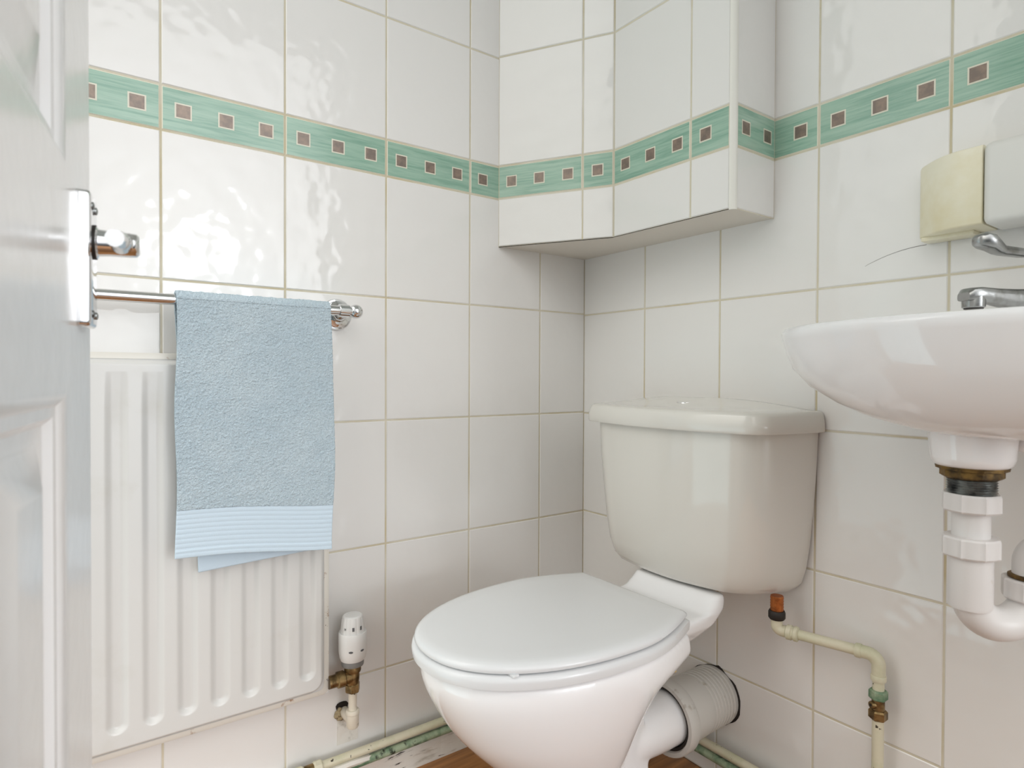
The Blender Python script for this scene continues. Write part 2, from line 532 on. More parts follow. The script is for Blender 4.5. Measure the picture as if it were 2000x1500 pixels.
# carcass with soffit, a hair inside the tile backs
ins = [Vector((0.0, 0.0)), Vector((0.0, -0.2662)), Vector((0.2295, -0.128)), Vector((0.517, -0.1258)), Vector((0.517, 0.0))]
loft(bm, [[(p.x, p.y, ZB + 0.0012) for p in ins], [(p.x, p.y, H) for p in ins]], mi=5)
boxing = struct(new_obj('wall_boxing', bm, TILE_MATS() + [M['soffit']], smooth=0), 'tiled pipe boxing above the toilet in the corner')
bm = bmesh.new()
arc = [(0.5195 - 0.009 + 0.010 * math.sin(a), -0.1275 + 0.009 - 0.010 * math.cos(a)) for a in [k * PI / 16 for k in range(9)]]
arc = arc + [(0.5195 - 0.004, -0.1275 + 0.009), (0.5195 - 0.009, -0.1275 + 0.004)]
loft(bm, [[(x, y, ZB - 0.001) for x, y in arc], [(x, y, H) for x, y in arc]])
new_obj('corner_trim', bm, M['trim'], boxing)
bm = bmesh.new()
tube(bm, [(0.002, -0.2665, ZB), (0.05, -0.2385, ZB - 0.0002), (0.12, -0.1955, ZB), (0.229, -0.1305, ZB)], 0.0008, 6)
tube(bm, [(0.229, -0.1305, ZB), (0.40, -0.1285, ZB), (0.512, -0.1275, ZB)], 0.0006, 6)
new_obj('edge_gap', bm, M['gap_shade'], boxing)

# floor and ceiling; front and right walls are left out to let world light in
bm = bmesh.new(); box(bm, (-0.1, YF - 0.1, -0.1), (XR, 0.1, 0.0))
struct(new_obj('floor', bm, M['floor'], smooth=0), 'orange-brown wood floor')
bm = bmesh.new(); box(bm, (-0.1, YF - 0.1, H), (XR, 0.1, H + 0.1))
struct(new_obj('ceiling', bm, M['plaster'], smooth=0))
# skirting on the left wall, broken along its top edge
bm = bmesh.new()
ys = [-1.2 + 0.006 * i for i in range(200)]
rings = []
for y in ys:
    k = smoothstep(-0.515, -0.62, y)                     # filler heaped against the lower pipe further left
    ch = mnoise.noise((y * 40, 1.0, 0)) * 0.010 + mnoise.noise((y * 140, 4.0, 0)) * 0.005
    rag = 4 * k * (1 - k)
    top = 0.049 + 0.024 * k + ch * (0.15 + rag)
    fx = 0.0185 + 0.0185 * k + mnoise.noise((y * 60, 9.0, 2)) * 0.004 * (0.1 + rag)
    rings.append([(0.0005, y, 0.0), (0.0205, y, 0.0), (0.0210, y, 0.005), (0.0188, y, 0.011), (0.0188 + (fx - 0.0188) * 0.5, y, top - 0.022), (fx, y, top - 0.006), (fx - 0.003, y, top), (0.0005, y, top)])
loft(bm, rings)
skirt = struct(new_obj('baseboard_left', bm, M['skirting'], smooth=35), 'cracked white skirting board under the heating pipes')

# ------------------------------------------------------------------ door with raised panels, half behind the frame edge
E0 = Vector((0.541, -1.057, 0.0))
DT = Vector((0.988, -0.153, 0.0)); DN = Vector((0.153, 0.988, 0.0))
def D(t, p, z):
    return E0 + DT * t + DN * p + Vector((0, 0, z))
bm = bmesh.new()
tl = [0.004, 0.110, 0.285, 0.395, 0.570, 0.686]
zl = [0.008, 0.22, 0.805, 0.961, 1.60, 1.70, 1.87, 1.985]
def panel(t0, t1, z0, z1):
    loops = [(0, 0), (0.004, -0.001), (0.009, -0.005), (0.016, -0.0055), (0.021, -0.0105), (0.030, -0.011), (0.034, -0.011), (0.056, -0.004), (0.060, -0.0035)]
    prev = None
    for ins_, dp in loops:
        cur = [bm.verts.new(D(t, dp, z)) for t, z in ((t0 + ins_, z0 + ins_), (t1 - ins_, z0 + ins_), (t1 - ins_, z1 - ins_), (t0 + ins_, z1 - ins_))]
        if prev:
            for k in range(4):
                bm.faces.new([prev[k], prev[(k + 1) % 4], cur[(k + 1) % 4], cur[k]])
        prev = cur
    bm.faces.new(prev)
for i in range(5):
    for j in range(7):
        if i in (1, 3) and j in (1, 3, 5):
            panel(tl[i], tl[i + 1], zl[j], zl[j + 1])
        else:
            quad(bm, [D(tl[i], 0, zl[j]), D(tl[i + 1], 0, zl[j]), D(tl[i + 1], 0, zl[j + 1]), D(tl[i], 0, zl[j + 1])])
rim = [(0.004, 0.0), (0.0012, -0.0012), (0.0, -0.004), (0.0, -0.031), (0.0012, -0.0338), (0.004, -0.035), (0.686, -0.035), (0.686, 0.0)]
for (a, b) in zip(rim, rim[1:]):
    quad(bm, [D(a[0], a[1], 0.008), D(b[0], b[1], 0.008), D(b[0], b[1], 1.985), D(a[0], a[1], 1.985)])
for z in (0.008, 1.985):
    bm.faces.new([bm.verts.new(D(a, p, z)) for a, p in rim])
bmesh.ops.remove_doubles(bm, verts=bm.verts[:], dist=0.00005)
door = struct(new_obj('door_1', bm, M['door'], smooth=25), 'white gloss panelled door standing open at the left')
# chrome handle plate, screws, lever, snib
bm = bmesh.new()
t = bmesh.new()
poly = round_poly([(0.036, 0.853), (0.0715, 0.853), (0.0715, 0.955), (0.036, 0.955)], 0.004, 4)
def ringp(s, p):
    c = Vector((0.05375, 0.904))
    return [D(c.x + (q.x - c.x) * (1 - s / 0.0178), p, c.y + (q.y - c.y) * (1 - s / 0.051)) for q in poly]
loft(bm, [ringp(0, 0.0), ringp(0, 0.0065), ringp(0.0008, 0.0082), ringp(0.0025, 0.009)])
plate = new_obj('handle_plate', bm, M['chrome'], door, smooth=30)
plate['label'] = 'chrome backplate'
for tt, zz in ((0.042, 0.945), (0.060, 0.945), (0.042, 0.863), (0.060, 0.863)):
    bm = bmesh.new()
    lathe(bm, [(0.0030, 0.0), (0.0030, 0.0006), (0.0015, 0.0013)], D(tt, 0.009, zz), DN, 16)
    new_obj('screw', bm, M['steel'], plate)
bm = bmesh.new()
lathe(bm, [(0.0125, 0.0), (0.0125, 0.002), (0.0105, 0.003), (0.0098, 0.010), (0.0095, 0.023), (0.0090, 0.028), (0.007, 0.030)], D(0.0515, 0.009, 0.919), DN, 32)
pth = bend([D(0.0515, 0.026, 0.919), D(0.062, 0.028, 0.9185), D(0.080, 0.028, 0.917), D(0.097, 0.0265, 0.9155)], 0.02, 5)
tube(bm, pth, [0.0082 - 0.0020 * i / (len(pth) - 1) for i in range(len(pth))], 20)
lever = new_obj('lever_handle', bm, M['chrome'], door, smooth=50)
bm = bmesh.new()
lathe(bm, [(0.0132, 0), (0.0132, 0.0018), (0.0120, 0.0022)], D(0.0515, 0.0088, 0.919), DN, 32)
new_obj('collar_ring', bm, M['black_rubber'], lever)

# ------------------------------------------------------------------ radiator
RY0, RY1, RZ0, RZ1 = -1.170, -0.677, 0.224, 0.850
radiator = thing('radiator', 'white steel panel radiator on the left wall under the towel rail', 'radiator', (0.03, -0.92, RZ0))
gy = [-0.7195 - 0.0485 * k for k in range(10) if -0.7195 - 0.0485 * k > RY0 + 0.03]
def rad_x(y, z):
    e = min(y - RY0, RY1 - y, z - RZ0, RZ1 - z)
    # rounded corners of the pressed area
    cx, cz = min(y - RY0, RY1 - y), min(z - RZ0, RZ1 - z)
    R = 0.034
    if cx < R and cz < R:
        e = R - math.hypot(R - cx, R - cz)
    x = 0.0405 + 0.0115 * smoothstep(0.009, 0.017, e)
    dmin = 1.0
    for c in gy:
        dz = max(0, 0.278 - z, z - 0.8035)
        dmin = min(dmin, math.hypot(y - c, dz))
    g = max(0.0, min(1.0, (0.0150 - dmin) / 0.0088))
    x -= 0.0056 * (0.75 * g + 0.25 * g * g * (3 - 2 * g))
    return x
ygrid = [RY0 + (RY1 - RY0) * i / 260 for i in range(261)]
zg = []
z = RZ0
while z < RZ1 - 1e-6:
    zg.append(z)
    z += 0.0017 if (z < 0.32 or z > 0.775) else 0.05
zg.append(RZ1)
bm = bmesh.new()
vg = [[bm.verts.new((rad_x(y, z), y, z)) for z in zg] for y in ygrid]
for i in range(len(ygrid) - 1):
    for j in range(len(zg) - 1):
        bm.faces.new([vg[i][j], vg[i + 1][j], vg[i + 1][j + 1], vg[i][j + 1]])
panel_o = new_obj('front_panel', bm, M['rad'], radiator, smooth=180)
bm = bmesh.new()
rp = lambda ins_, x: [(x, y, z) for y, z in round_poly([(RY0 + ins_, RZ0 + ins_), (RY1 - ins_, RZ0 + ins_), (RY1 - ins_, RZ1 - ins_), (RY0 + ins_, RZ1 - ins_)], 0.012, 6)]
loft(bm, [rp(0.014, 0.022), rp(0.004, 0.0235), rp(-0.0012, 0.034), rp(-0.0012, 0.0398), rp(0.0005, 0.0412), rp(0.0085, 0.0412)], cap1=False)
new_obj('rear_panel', bm, M['rad_rim'], radiator, smooth=40)
for y in (-0.80, -1.06):
    bm = bmesh.new(); box(bm, (0.0005, y - 0.02, 0.30), (0.024, y + 0.02, 0.78), 0.002)
    new_obj('wall_bracket', bm, M['rad_rim'], radiator)

# thermostatic valve with its feed pipe
VX, VY = 0.041, -0.630
valve = thing('radiator_valve', 'white thermostatic valve on brass fittings beside the radiator', 'radiator valve', (VX, VY, 0.15))
bm = bmesh.new()
lathe(bm, [(0.0225, 0.276), (0.0245, 0.281), (0.0262, 0.292), (0.0265, 0.312), (0.0262, 0.3275), (0.0250, 0.3295), (0.0228, 0.3285)], (VX, VY, 0), (0, 0, 1), 48)
head = new_obj('valve_housing', bm, M['head_plastic'], valve, smooth=35)
bm = bmesh.new()
t = bmesh.new()
n = 60
rings = []
for r, h in [(0.0226, 0.3285), (0.0222, 0.335), (0.0205, 0.352), (0.0188, 0.3585), (0.0165, 0.3605)]:
    rings.append([(VX + (r * (1 - 0.035 * (i % 5 == 0))) * math.cos(2 * PI * i / n), VY + (r * (1 - 0.035 * (i % 5 == 0))) * math.sin(2 * PI * i / n), h) for i in range(n)])
loft(bm, rings)
dial = new_obj('dial_cap', bm, M['head_plastic'], valve, smooth=30)
def on_head(ang, z, r, shapes, parent, name):
    """thin raised print on the drum; shapes = polygons in (s, h) metres"""
    bm = bmesh.new()
    for poly in shapes:
        vs = []
        for s, h in poly:
            a = ang + s / r
            vs.append((VX + r * math.cos(a), VY + r * math.sin(a), z + h))
        vo = [bm.verts.new(v) for v in vs]
        bm.faces.new(vo)
    return new_obj(name, bm, M['print'], parent, smooth=0)
fa = math.atan2(-1.0762 - VY, 1.1705 - VX)
bar = [(-0.0020, -0.0036), (0.0020, -0.0036), (0.0020, 0.0036), (-0.0020, 0.0036)]
on_head(fa + 0.06, 0.3395, 0.0224, [bar], dial, 'dial_mark')
on_head(fa - 0.66, 0.3395, 0.0224, [[(-0.0018, -0.0025), (-0.0011, -0.0025), (-0.0011, 0.0025), (-0.0018, 0.0025)],
                              [(0.0016, -0.0025), (0.0016, 0.0025), (-0.0006, 0.0)]], dial, 'dial_mark')
on_head(fa + 0.75, 0.3395, 0.0224, [bar], dial, 'dial_mark')
for da in (-0.12, 0.72):
    ell = [(0.0042 * math.cos(k * PI / 8), 0.0021 * math.sin(k * PI / 8)) for k in range(16)]
    on_head(fa + da, 0.2985, 0.02675, [ell], head, 'slot')
bm = bmesh.new(); lathe(bm, [(0.0205, 0.265), (0.0212, 0.268), (0.0212, 0.2755), (0.0205, 0.277)], (VX, VY, 0), (0, 0, 1), 40)
new_obj('lock_ring', bm, M['grey_plastic'], valve)
bm = bmesh.new()
lathe(bm, [(0.0150, 0.2515), (0.0158, 0.254), (0.0158, 0.264), (0.0150, 0.266)], (VX, VY, 0), (0, 0, 1), 32)
lathe(bm, [(0.0118, 0.228), (0.0125, 0.236), (0.0130, 0.245), (0.0118, 0.253)], (VX, VY, 0), (0, 0, 1), 32)
lathe(bm, [(0.0125, 0.0), (0.0125, 0.016), (0.0150, 0.018), (0.0150, 0.030), (0.0118, 0.032), (0.0118, 0.047)], (VX, VY, 0.2425), (0, -1, 0), 32)
new_obj('valve_body', bm, M['brass'], valve)
bm = bmesh.new()
lathe(bm, [(0.0125, 0.2125), (0.0142, 0.2145), (0.0142, 0.2275), (0.0125, 0.2295)], (VX, VY, 0), (0, 0, 1), poly=6)
new_obj('union_nut', bm, M['brass'], valve, smooth=20)
bm = bmesh.new()
tube(bm, [(VX, VY, 0.214), (VX + 0.0005, VY, 0.17)], 0.0078, 20)
new_obj('feed_pipe', bm, M['pale_paint'], valve)
bm = bmesh.new()
lathe(bm, [(0.0098, 0.1440), (0.0116, 0.1470), (0.0116, 0.1700), (0.0125, 0.1710), (0.0125, 0.1765), (0.0112, 0.1785)], (VX + 0.0005, VY, 0), (0, 0, 1), 24)
tube(bm, [(VX + 0.0005, VY, 0.1565), (0.020, VY - 0.001, 0.1570), (0.0008, VY - 0.002, 0.1575)], 0.0098, 18)
new_obj('elbow', bm, M['pale_paint'], valve)

# ------------------------------------------------------------------ towel rail and towel
RX, RZ = 0.080, 0.934
rail = thing('towel_rail', 'chrome towel rail on the left wall above the radiator', 'towel rail', (0, -0.85, RZ))
bm = bmesh.new(); tube(bm, [(RX, -1.135, RZ), (RX, -0.648, RZ)], 0.0088, 28)
new_obj('bar', bm, M['chrome'], rail)
for y in (-0.648, -1.13):
    bm = bmesh.new()
    lathe(bm, [(0.0300, 0.0), (0.0305, 0.003), (0.0285, 0.0065), (0.0255, 0.0070), (0.0245, 0.0100), (0.0165, 0.0125), (0.0120, 0.016), (0.0100, 0.022), (0.0092, 0.050), (0.0092, 0.071)], (0.0003, y, RZ), (1, 0, 0), 48)
    new_obj('wall_mount', bm, M['chrome'], rail)
    s = 1 if y > -1 else -1
    bm = bmesh.new()
    lathe(bm, [(0.0088, -0.024), (0.0116, -0.0235), (0.0116, -0.006), (0.0098, -0.005)] + [(0.0132 * math.cos(a), 0.008 + 0.0132 * math.sin(a)) for a in [(-70 + 10 * k) * PI / 180 for k in range(16)]], (RX, y, RZ), (0, s, 0), 36)
    new_obj('ball_end', bm, M['chrome'], rail)

def towel():
    TY0, TY1 = -0.934, -0.692
    ny = 190
    zt = RZ + 0.0095
    root = None
    thk = 0.0055
    def front_bottom(s): return 0.532 - 0.021 * s + 0.003 * math.sin(5 * s)
    def back_bottom(s): return 0.499 + 0.008 * s
    ra = 0.0088 + 0.0012
    def pt(s, q, off):
        # q in [0,1] front bottom -> top, [1,2] over the bar, [2,3] down the back
        if q <= 1:
            zb = front_bottom(s)
            z = zb + (RZ - zb) * q
            x = RX + ra + off + 0.0012 * math.sin(6 * s + 5 * q) * (1 - q)
        elif q <= 2:
            a = (q - 1) * PI
            x = RX + (ra + off) * math.cos(a)
            z = RZ + (ra + off) * math.sin(a) * 0.95
        else:
            zb = back_bottom(s)
            z = RZ + (zb - RZ) * (q - 2)
            x = RX - ra - off + 0.004 * (q - 2)
        h = (zt - z)
        y = TY0 + (TY1 - TY0) * s
        edge = (s - 0.5) * 2
        y += 0.007 * edge * smoothstep(0.0, 0.22, h) * (1 if edge > 0 else 0.2) - 0.004 * max(edge, 0) * smoothstep(0.25, 0.42, h)
        y += 0.0016 * math.sin(h * 26) * (1 if edge < 0 else 0.6)
        if q > 2:
            y += 0.036 * (1 - s) ** 2 * smoothstep(1.0, 0.0, (3 - q))
        return Vector((x, y, z))
    # terry cloth
    def sheet(q0, q1, nq, off_fn, name, m, parent, band=False, terry=True):
        bm = bmesh.new()
        g0 = []; g1 = []
        for j in range(nq + 1):
            q = q0 + (q1 - q0) * j / nq
            r0 = []; r1 = []
            for i in range(ny + 1):
                s = i / ny
                o = off_fn(q, s)
                p = pt(s, q, thk + o)
                if terry:
                    k = mnoise.noise((p.y * 300, p.z * 300, p.x * 200)) * 0.0013 + mnoise.noise((p.y * 60, p.z * 60, 3)) * 0.0006
                    p = pt(s, q, thk + o + k)
                    if i in (0, ny):
                        p.y += mnoise.noise((p.z * 300, i, 0)) * 0.0008
                r1.append(bm.verts.new(p)); r0.append(bm.verts.new(pt(s, q, 0.0004)))
            g1.append(r1); g0.append(r0)
        for j in range(nq):
            for i in range(ny):
                bm.faces.new([g1[j][i], g1[j][i + 1], g1[j + 1][i + 1], g1[j + 1][i]])
                bm.faces.new([g0[j][i], g0[j + 1][i], g0[j + 1][i + 1], g0[j][i + 1]])
            for i in (0, ny):
                bm.faces.new([g1[j][i], g1[j + 1][i], g0[j + 1][i], g0[j][i]])
        for j in (0, nq):
            for i in range(ny):
                bm.faces.new([g1[j][i], g0[j][i], g0[j][i + 1], g1[j][i + 1]])
        return new_obj(name, bm, m, parent, smooth=180)
    qb = 0.185
    root = thing('towel', 'pale blue towel with ribbed border folded over the chrome rail', 'towel', (RX, -0.81, 0.53))
    # the main cloth spans front (above its band), over the bar and down the back
    bmq = sheet(qb, 1.0, 330, lambda q, s: 0.0, 'terry_cloth', M['towel'], root)
    sheet(1.0, 2.0, 24, lambda q, s: 0.0, 'terry_fold', M['towel'], root)
    sheet(2.0, 2.86, 60, lambda q, s: 0.0, 'terry_back', M['towel'], root)
    sheet(2.86, 3.0, 30, lambda q, s: 0.0006 * math.sin(q * 260), 'rear_border', M['towel_band'], root, terry=False)
    sheet(0.0, qb, 90, lambda q, s: -0.0010 + 0.0007 * abs(math.sin((q / qb) * PI * 10 + 0.8 * s)) ** 0.6 + (0.0006 if q < 0.03 else 0), 'woven_border', M['towel_band'], root, terry=False)['label'] = 'ribbed woven border'
    return root
towel()

# ------------------------------------------------------------------ toilet
XC = 0.394
def outline(yf, yb, ym, hw, bw, e=0.92, n=28, corner=0.0):
    pts = []
    for k in range(n + 1):
        s = PI / 2 * k / n
        pts.append((hw * max(math.cos(s), 0.0) ** e, ym - (ym - yf) * math.sin(s) ** e))
    back = []
    for k in range(n):
        t = k / n
        back.append((bw + (hw - bw) * math.sin(t * PI / 2), yb + (ym - yb) * t))
    half = back + pts                                   # back corner -> side -> front tip
    full = half + [(-x, y) for x, y in reversed(half[:-1])]
    return [(XC + x, y) for x, y in full]

toilet = thing('toilet', 'white close-coupled toilet with its lid closed in the corner', 'toilet', (XC, -0.35, 0))
# pan: several overlapping bodies fused by a fine remesh
bm = bmesh.new()
lev = [  # z, yf, yb, ym, hw, bw
    (0.3965, -0.650, -0.245, -0.400, 0.163, 0.128),
    (0.380, -0.653, -0.240, -0.400, 0.165, 0.130),
    (0.355, -0.647, -0.240, -0.400, 0.162, 0.126),
    (0.320, -0.630, -0.275, -0.400, 0.153, 0.098),
    (0.280, -0.604, -0.300, -0.400, 0.139, 0.082),
    (0.240, -0.568, -0.312, -0.396, 0.122, 0.070),
    (0.200, -0.526, -0.316, -0.390, 0.103, 0.060),
    (0.170, -0.490, -0.318, -0.382, 0.086, 0.052),
    (0.150, -0.455, -0.320, -0.376, 0.064, 0.045)]
def ring_of(z, yf, yb, ym, hw, bw): return [(x, y, z) for x, y in outline(yf, yb, ym, hw, bw)]
def refine(levels, m=5):
    """Catmull-Rom through the section parameters so the ceramic has no flat bands"""
    out = []
    for i in range(len(levels) - 1):
        p0, p1, p2, p3 = levels[max(i - 1, 0)], levels[i], levels[i + 1], levels[min(i + 2, len(levels) - 1)]
        for k in range(m):
            t = k / m
            out.append(tuple(0.5 * (2 * b + (c - a) * t + (2 * a - 5 * b + 4 * c - d) * t * t + (3 * b - a - 3 * c + d) * t ** 3) for a, b, c, d in zip(p0, p1, p2, p3)))
    return out + [levels[-1]]
loft(bm, [ring_of(*l) for l in refine(lev)])
# pedestal
ped = [(0.0, -0.46, -0.20, -0.34, 0.088, 0.075), (0.015, -0.455, -0.20, -0.34, 0.086, 0.073), (0.06, -0.425, -0.23, -0.33, 0.066, 0.054),
       (0.12, -0.420, -0.24, -0.33, 0.056, 0.044), (0.20, -0.44, -0.25, -0.33, 0.054, 0.042), (0.30, -0.46, -0.26, -0.34, 0.06, 0.044)]
loft(bm, [ring_of(*l) for l in refine(ped, 3)])
# rear shelf carrying the cistern
def shelf(z, hw, y0, y1):
    return [(XC + 0.008 + p.x, p.y, z) for p in round_poly([(hw, y1), (hw, y0), (-hw, y0), (-hw, y1)], 0.020, 6)]
loft(bm, [shelf(0.335, 0.060, -0.34, -0.20), shelf(0.355, 0.082, -0.34, -0.165), shelf(0.378, 0.098, -0.30, -0.135), shelf(0.396, 0.102, -0.25, -0.118),
          shelf(0.400, 0.102, -0.170, -0.112), shelf(0.4150, 0.101, -0.149, -0.108), shelf(0.4265, 0.098, -0.138, -0.108)])
# outlet spigot
lathe(bm, [(0.050, 0.0), (0.050, 0.06), (0.047, 0.12), (0.040, 0.16)], (0.398, -0.140, 0.170), (0, -1, 0), 40)
pan = new_obj('pan', bm, M['ceramic'], toilet, smooth=180)
rm = pan.modifiers.new('fuse', 'REMESH'); rm.mode = 'VOXEL'; rm.voxel_size = 0.0042; rm.use_smooth_shade = True
sm = pan.modifiers.new('soften', 'SMOOTH'); sm.factor = 0.5; sm.iterations = 7
# seat ring and lid
def slab(name, levels, m):
    bm = bmesh.new()
    rings = [[(x, y, z) for x, y in outline(*o)] for z, o in levels]
    loft(bm, rings)
    return new_obj(name, bm, m, toilet, smooth=50)
def seat_o(d): return (-0.662 - d, -0.2455 + min(d, 0.003), -0.395, 0.166 + d, 0.1245 + d)
slab('seat', [(0.3985, seat_o(-0.002)), (0.4005, seat_o(0.0035)), (0.410, seat_o(0.005)), (0.4155, seat_o(0.004)), (0.4180, seat_o(0.000)), (0.4180, seat_o(-0.012))], M['seat'])
slab('lid', [(0.4205, seat_o(-0.006)), (0.4208, seat_o(-0.0012)), (0.4240, seat_o(0.001)), (0.4280, seat_o(0.0)), (0.4315, seat_o(-0.0035)), (0.4335, seat_o(-0.009)), (0.4345, seat_o(-0.016)), (0.4352, seat_o(-0.04))], M['seat'])
bm = bmesh.new(); box(bm, (XC + 0.102, -0.597, 0.4178), (XC + 0.122, -0.587, 0.4208), 0.0006)
new_obj('bumper', bm, M['seat'], toilet)
bm = bmesh.new(); tube(bm, [(0.464, -0.208, 0.385), (0.4665, -0.208, 0.330), (0.462, -0.206, 0.298)], [0.006, 0.0055, 0.004], 12)
new_obj('fixing_bolt', bm, M['yellow_plastic'], toilet)['label'] = 'yellowed plastic seat bolt'

# cistern
XK = XC - 0.010
def cist(z, hb, hf, ds, df, r, y0=-0.004):
    pts = []
    nb = 16
    front = [(-hf + 2 * hf * k / nb, -(ds + (df - ds) * (1 - (2 * k / nb - 1) ** 2))) for k in range(nb + 1)]
    poly = [(-hb, y0), (-hb, y0 - 0.02)] + front + [(hb, y0 - 0.02), (hb, y0)]
    rad = [0.004, 0.02, r] + [0.02] * (nb - 1) + [r, 0.02, 0.004]
    # the corner eats into the neighbouring front segments: blend by hand with a long arc
    side = [Vector((hb, y0)), Vector((hb, y0 - 0.025))]
    a, c = Vector((hb, y0 - 0.03)), Vector((hf, -ds))
    d1 = (a - c).normalized(); slope = (df - ds) * 4 / (2 * hf)
    d2 = Vector((-1, -slope)).normalized()
    arc = [c + d1 * r * (1 - t) ** 2 + d2 * r * t ** 2 for t in [k / 10 for k in range(11)]]
    xr = arc[-1].x
    mid = []
    for k in range(1, 20):
        x = xr * (1 - 2 * k / 20)
        yy = -(ds + (df - ds) * (1 - (x / hf) ** 2))
        mid.append(Vector((x, yy)))
    arc[-1].y = -(ds + (df - ds) * (1 - (xr / hf) ** 2))
    left = [Vector((-p.x, p.y)) for p in reversed(side + arc)]
    return [(XK + p.x, p.y, z) for p in side + arc + mid + left]
bm = bmesh.new()
loft(bm, [cist(0.4275, 0.158, 0.126, 0.092, 0.122, 0.035), cist(0.4295, 0.172, 0.14, 0.104, 0.135, 0.04), cist(0.436, 0.188, 0.155, 0.118, 0.148, 0.045), cist(0.448, 0.1975, 0.164, 0.126, 0.156, 0.05), cist(0.475, 0.2055, 0.172, 0.132, 0.161, 0.05), cist(0.52, 0.212, 0.178, 0.136, 0.165, 0.05), cist(0.6, 0.219, 0.185, 0.141, 0.17, 0.05), cist(0.66, 0.2225, 0.189, 0.144, 0.173, 0.05), cist(0.728, 0.225, 0.192, 0.146, 0.175, 0.05)])
cistern = new_obj('cistern', bm, M['ceramic_old'], toilet, smooth=60)
def lid_ring(z, d):
    return cist(z, 0.2362 + d, 0.209 + d, 0.154 + d, 0.190 + d, 0.026, y0=-0.004)
def lid_h(x, y):
    return 0.0205 * max(0.0, 1 - (x / 0.212) ** 2) * smoothstep(-0.172, -0.035, y)
bm = bmesh.new()
loft(bm, [lid_ring(0.722, -0.006), lid_ring(0.7215, -0.001), lid_ring(0.724, 0.0005), lid_ring(0.738, 0.0), lid_ring(0.750, -0.002),
          lid_ring(0.7555, -0.0045), lid_ring(0.7585, -0.009)], cap1=False)
base = lid_ring(0.7585, -0.009)
cx, cy = XK, -0.080
rings = []
for k in range(25):
    f = 1 - k / 24.3
    ring = []
    for x, y, z in base:
        X = cx + (x - cx) * f; Y = cy + (y - cy) * f
        ring.append((X, Y, 0.7585 + 0.001 * min(1, k / 3) + lid_h(X - XK, Y) * smoothstep(1.0, 0.90, f)))
    rings.append(ring)
loft(bm, rings, cap0=False)
bmesh.ops.remove_doubles(bm, verts=bm.verts[:], dist=0.00002)
clid = new_obj('cistern_lid', bm, M['ceramic_old'], toilet, smooth=50)
bm = bmesh.new()
lathe(bm, [(0.0185, 0.0), (0.0190, 0.004), (0.0180, 0.0065), (0.0165, 0.0070), (0.0160, 0.0062), (0.006, 0.0068)], (XC + 0.006, -0.100, 0.7622), (0, -0.05, 1), 36)
new_obj('flush_button', bm, M['chrome'], clid)['label'] = 'chrome flush button'

# pan connector into the wall
conn = thing('pan_connector', 'ribbed grey-white soil pipe connector between the pan and the back wall', 'waste pipe', (0.398, -0.08, 0.10))
bm = bmesh.new()
prof = [(0.0535, 0.0)]
y = 0.0
prof = [(0.056, 0.0015)]
for k in range(7):
    y0 = 0.006 + k * 0.0095
    prof += [(0.0560, y0), (0.0572, y0 + 0.002), (0.0572, y0 + 0.0065), (0.0558, y0 + 0.0078)]
prof += [(0.0575, 0.078), (0.059, 0.100), (0.060, 0.125), (0.060, 0.136)]
lathe(bm, prof, (0.398, 0.0, 0.170), (0, -1, 0), 56, caps=False)
new_obj('ribbed_sleeve', bm, M['plastic_grey'], conn, smooth=45)
bm = bmesh.new()
lathe(bm, [(0.0600, 0.128), (0.0655, 0.132), (0.0690, 0.137), (0.0690, 0.157), (0.0672, 0.160), (0.0600, 0.160), (0.0580, 0.157), (0.0580, 0.128), (0.0600, 0.128)], (0.398, 0.0, 0.170), (0, -1, 0), 56, caps=False)
new_obj('collar', bm, M['plastic_grey'], conn, smooth=45)
bm = bmesh.new()
lathe(bm, [(0.0525, 0.1545), (0.0580, 0.1545), (0.0580, 0.148), (0.0525, 0.148)], (0.398, 0.0, 0.170), (0, -1, 0), 56, caps=False)
new_obj('seal', bm, M['black_rubber'], conn, smooth=45)

# cold supply to the cistern
sup = thing('water_supply_pipe', 'cream painted water pipe from the cistern with an isolating valve', 'pipe', (0.72, -0.03, 0))
bm = bmesh.new(); lathe(bm, [(0.0105, 0.0), (0.0105, 0.004)] + [(0.0105 + 0.0008 * (k % 2), 0.004 + 0.0025 * k) for k in range(10)] + [(0.0105, 0.0300)], (0.570, -0.064, 0.404), (0, 0, 1), 28)
new_obj('threaded_tail', bm, M['copper_pipe'], sup)['label'] = 'copper coloured threaded tail'
bm = bmesh.new(); lathe(bm, [(0.0120, 0.0), (0.0142, 0.003), (0.0142, 0.012), (0.0125, 0.0155)], (0.570, -0.064, 0.393), (0, 0, 1), 28)
new_obj('washer_nut', bm, M['black_rubber'], sup)
pz = 0.374
bm = bmesh.new()
tube(bm, bend([(0.570, -0.064, 0.396), (0.570, -0.064, pz), (0.588, -0.057, pz)], 0.010, 8), 0.0098, 20)
lathe(bm, [(0.0105, 0.0), (0.0128, 0.002), (0.0128, 0.009), (0.0112, 0.010), (0.0112, 0.013), (0.0128, 0.014), (0.0128, 0.019), (0.0100, 0.021)], (0.584, -0.058, pz), (0.9, 0.21, 0), 24)
new_obj('elbow', bm, M['cream_paint'], sup)
bm = bmesh.new()
main = bend([(0.600, -0.054, pz), (0.7215, -0.026, pz), (0.7215, -0.026, 0.30)], 0.022, 10)
tube(bm, main, 0.0086, 20)
new_obj('pipe', bm, M['cream_paint'], sup)
bm = bmesh.new()
tube(bm, bend([(0.690, -0.0333, pz), (0.7215, -0.026, pz), (0.7215, -0.026, 0.340)], 0.022, 10), 0.0102, 20)
lathe(bm, [(0.0108, 0), (0.0114, 0.002), (0.0114, 0.008), (0.0108, 0.009)], (0.689, -0.0335, pz), (0.97, 0.22, 0), 20)
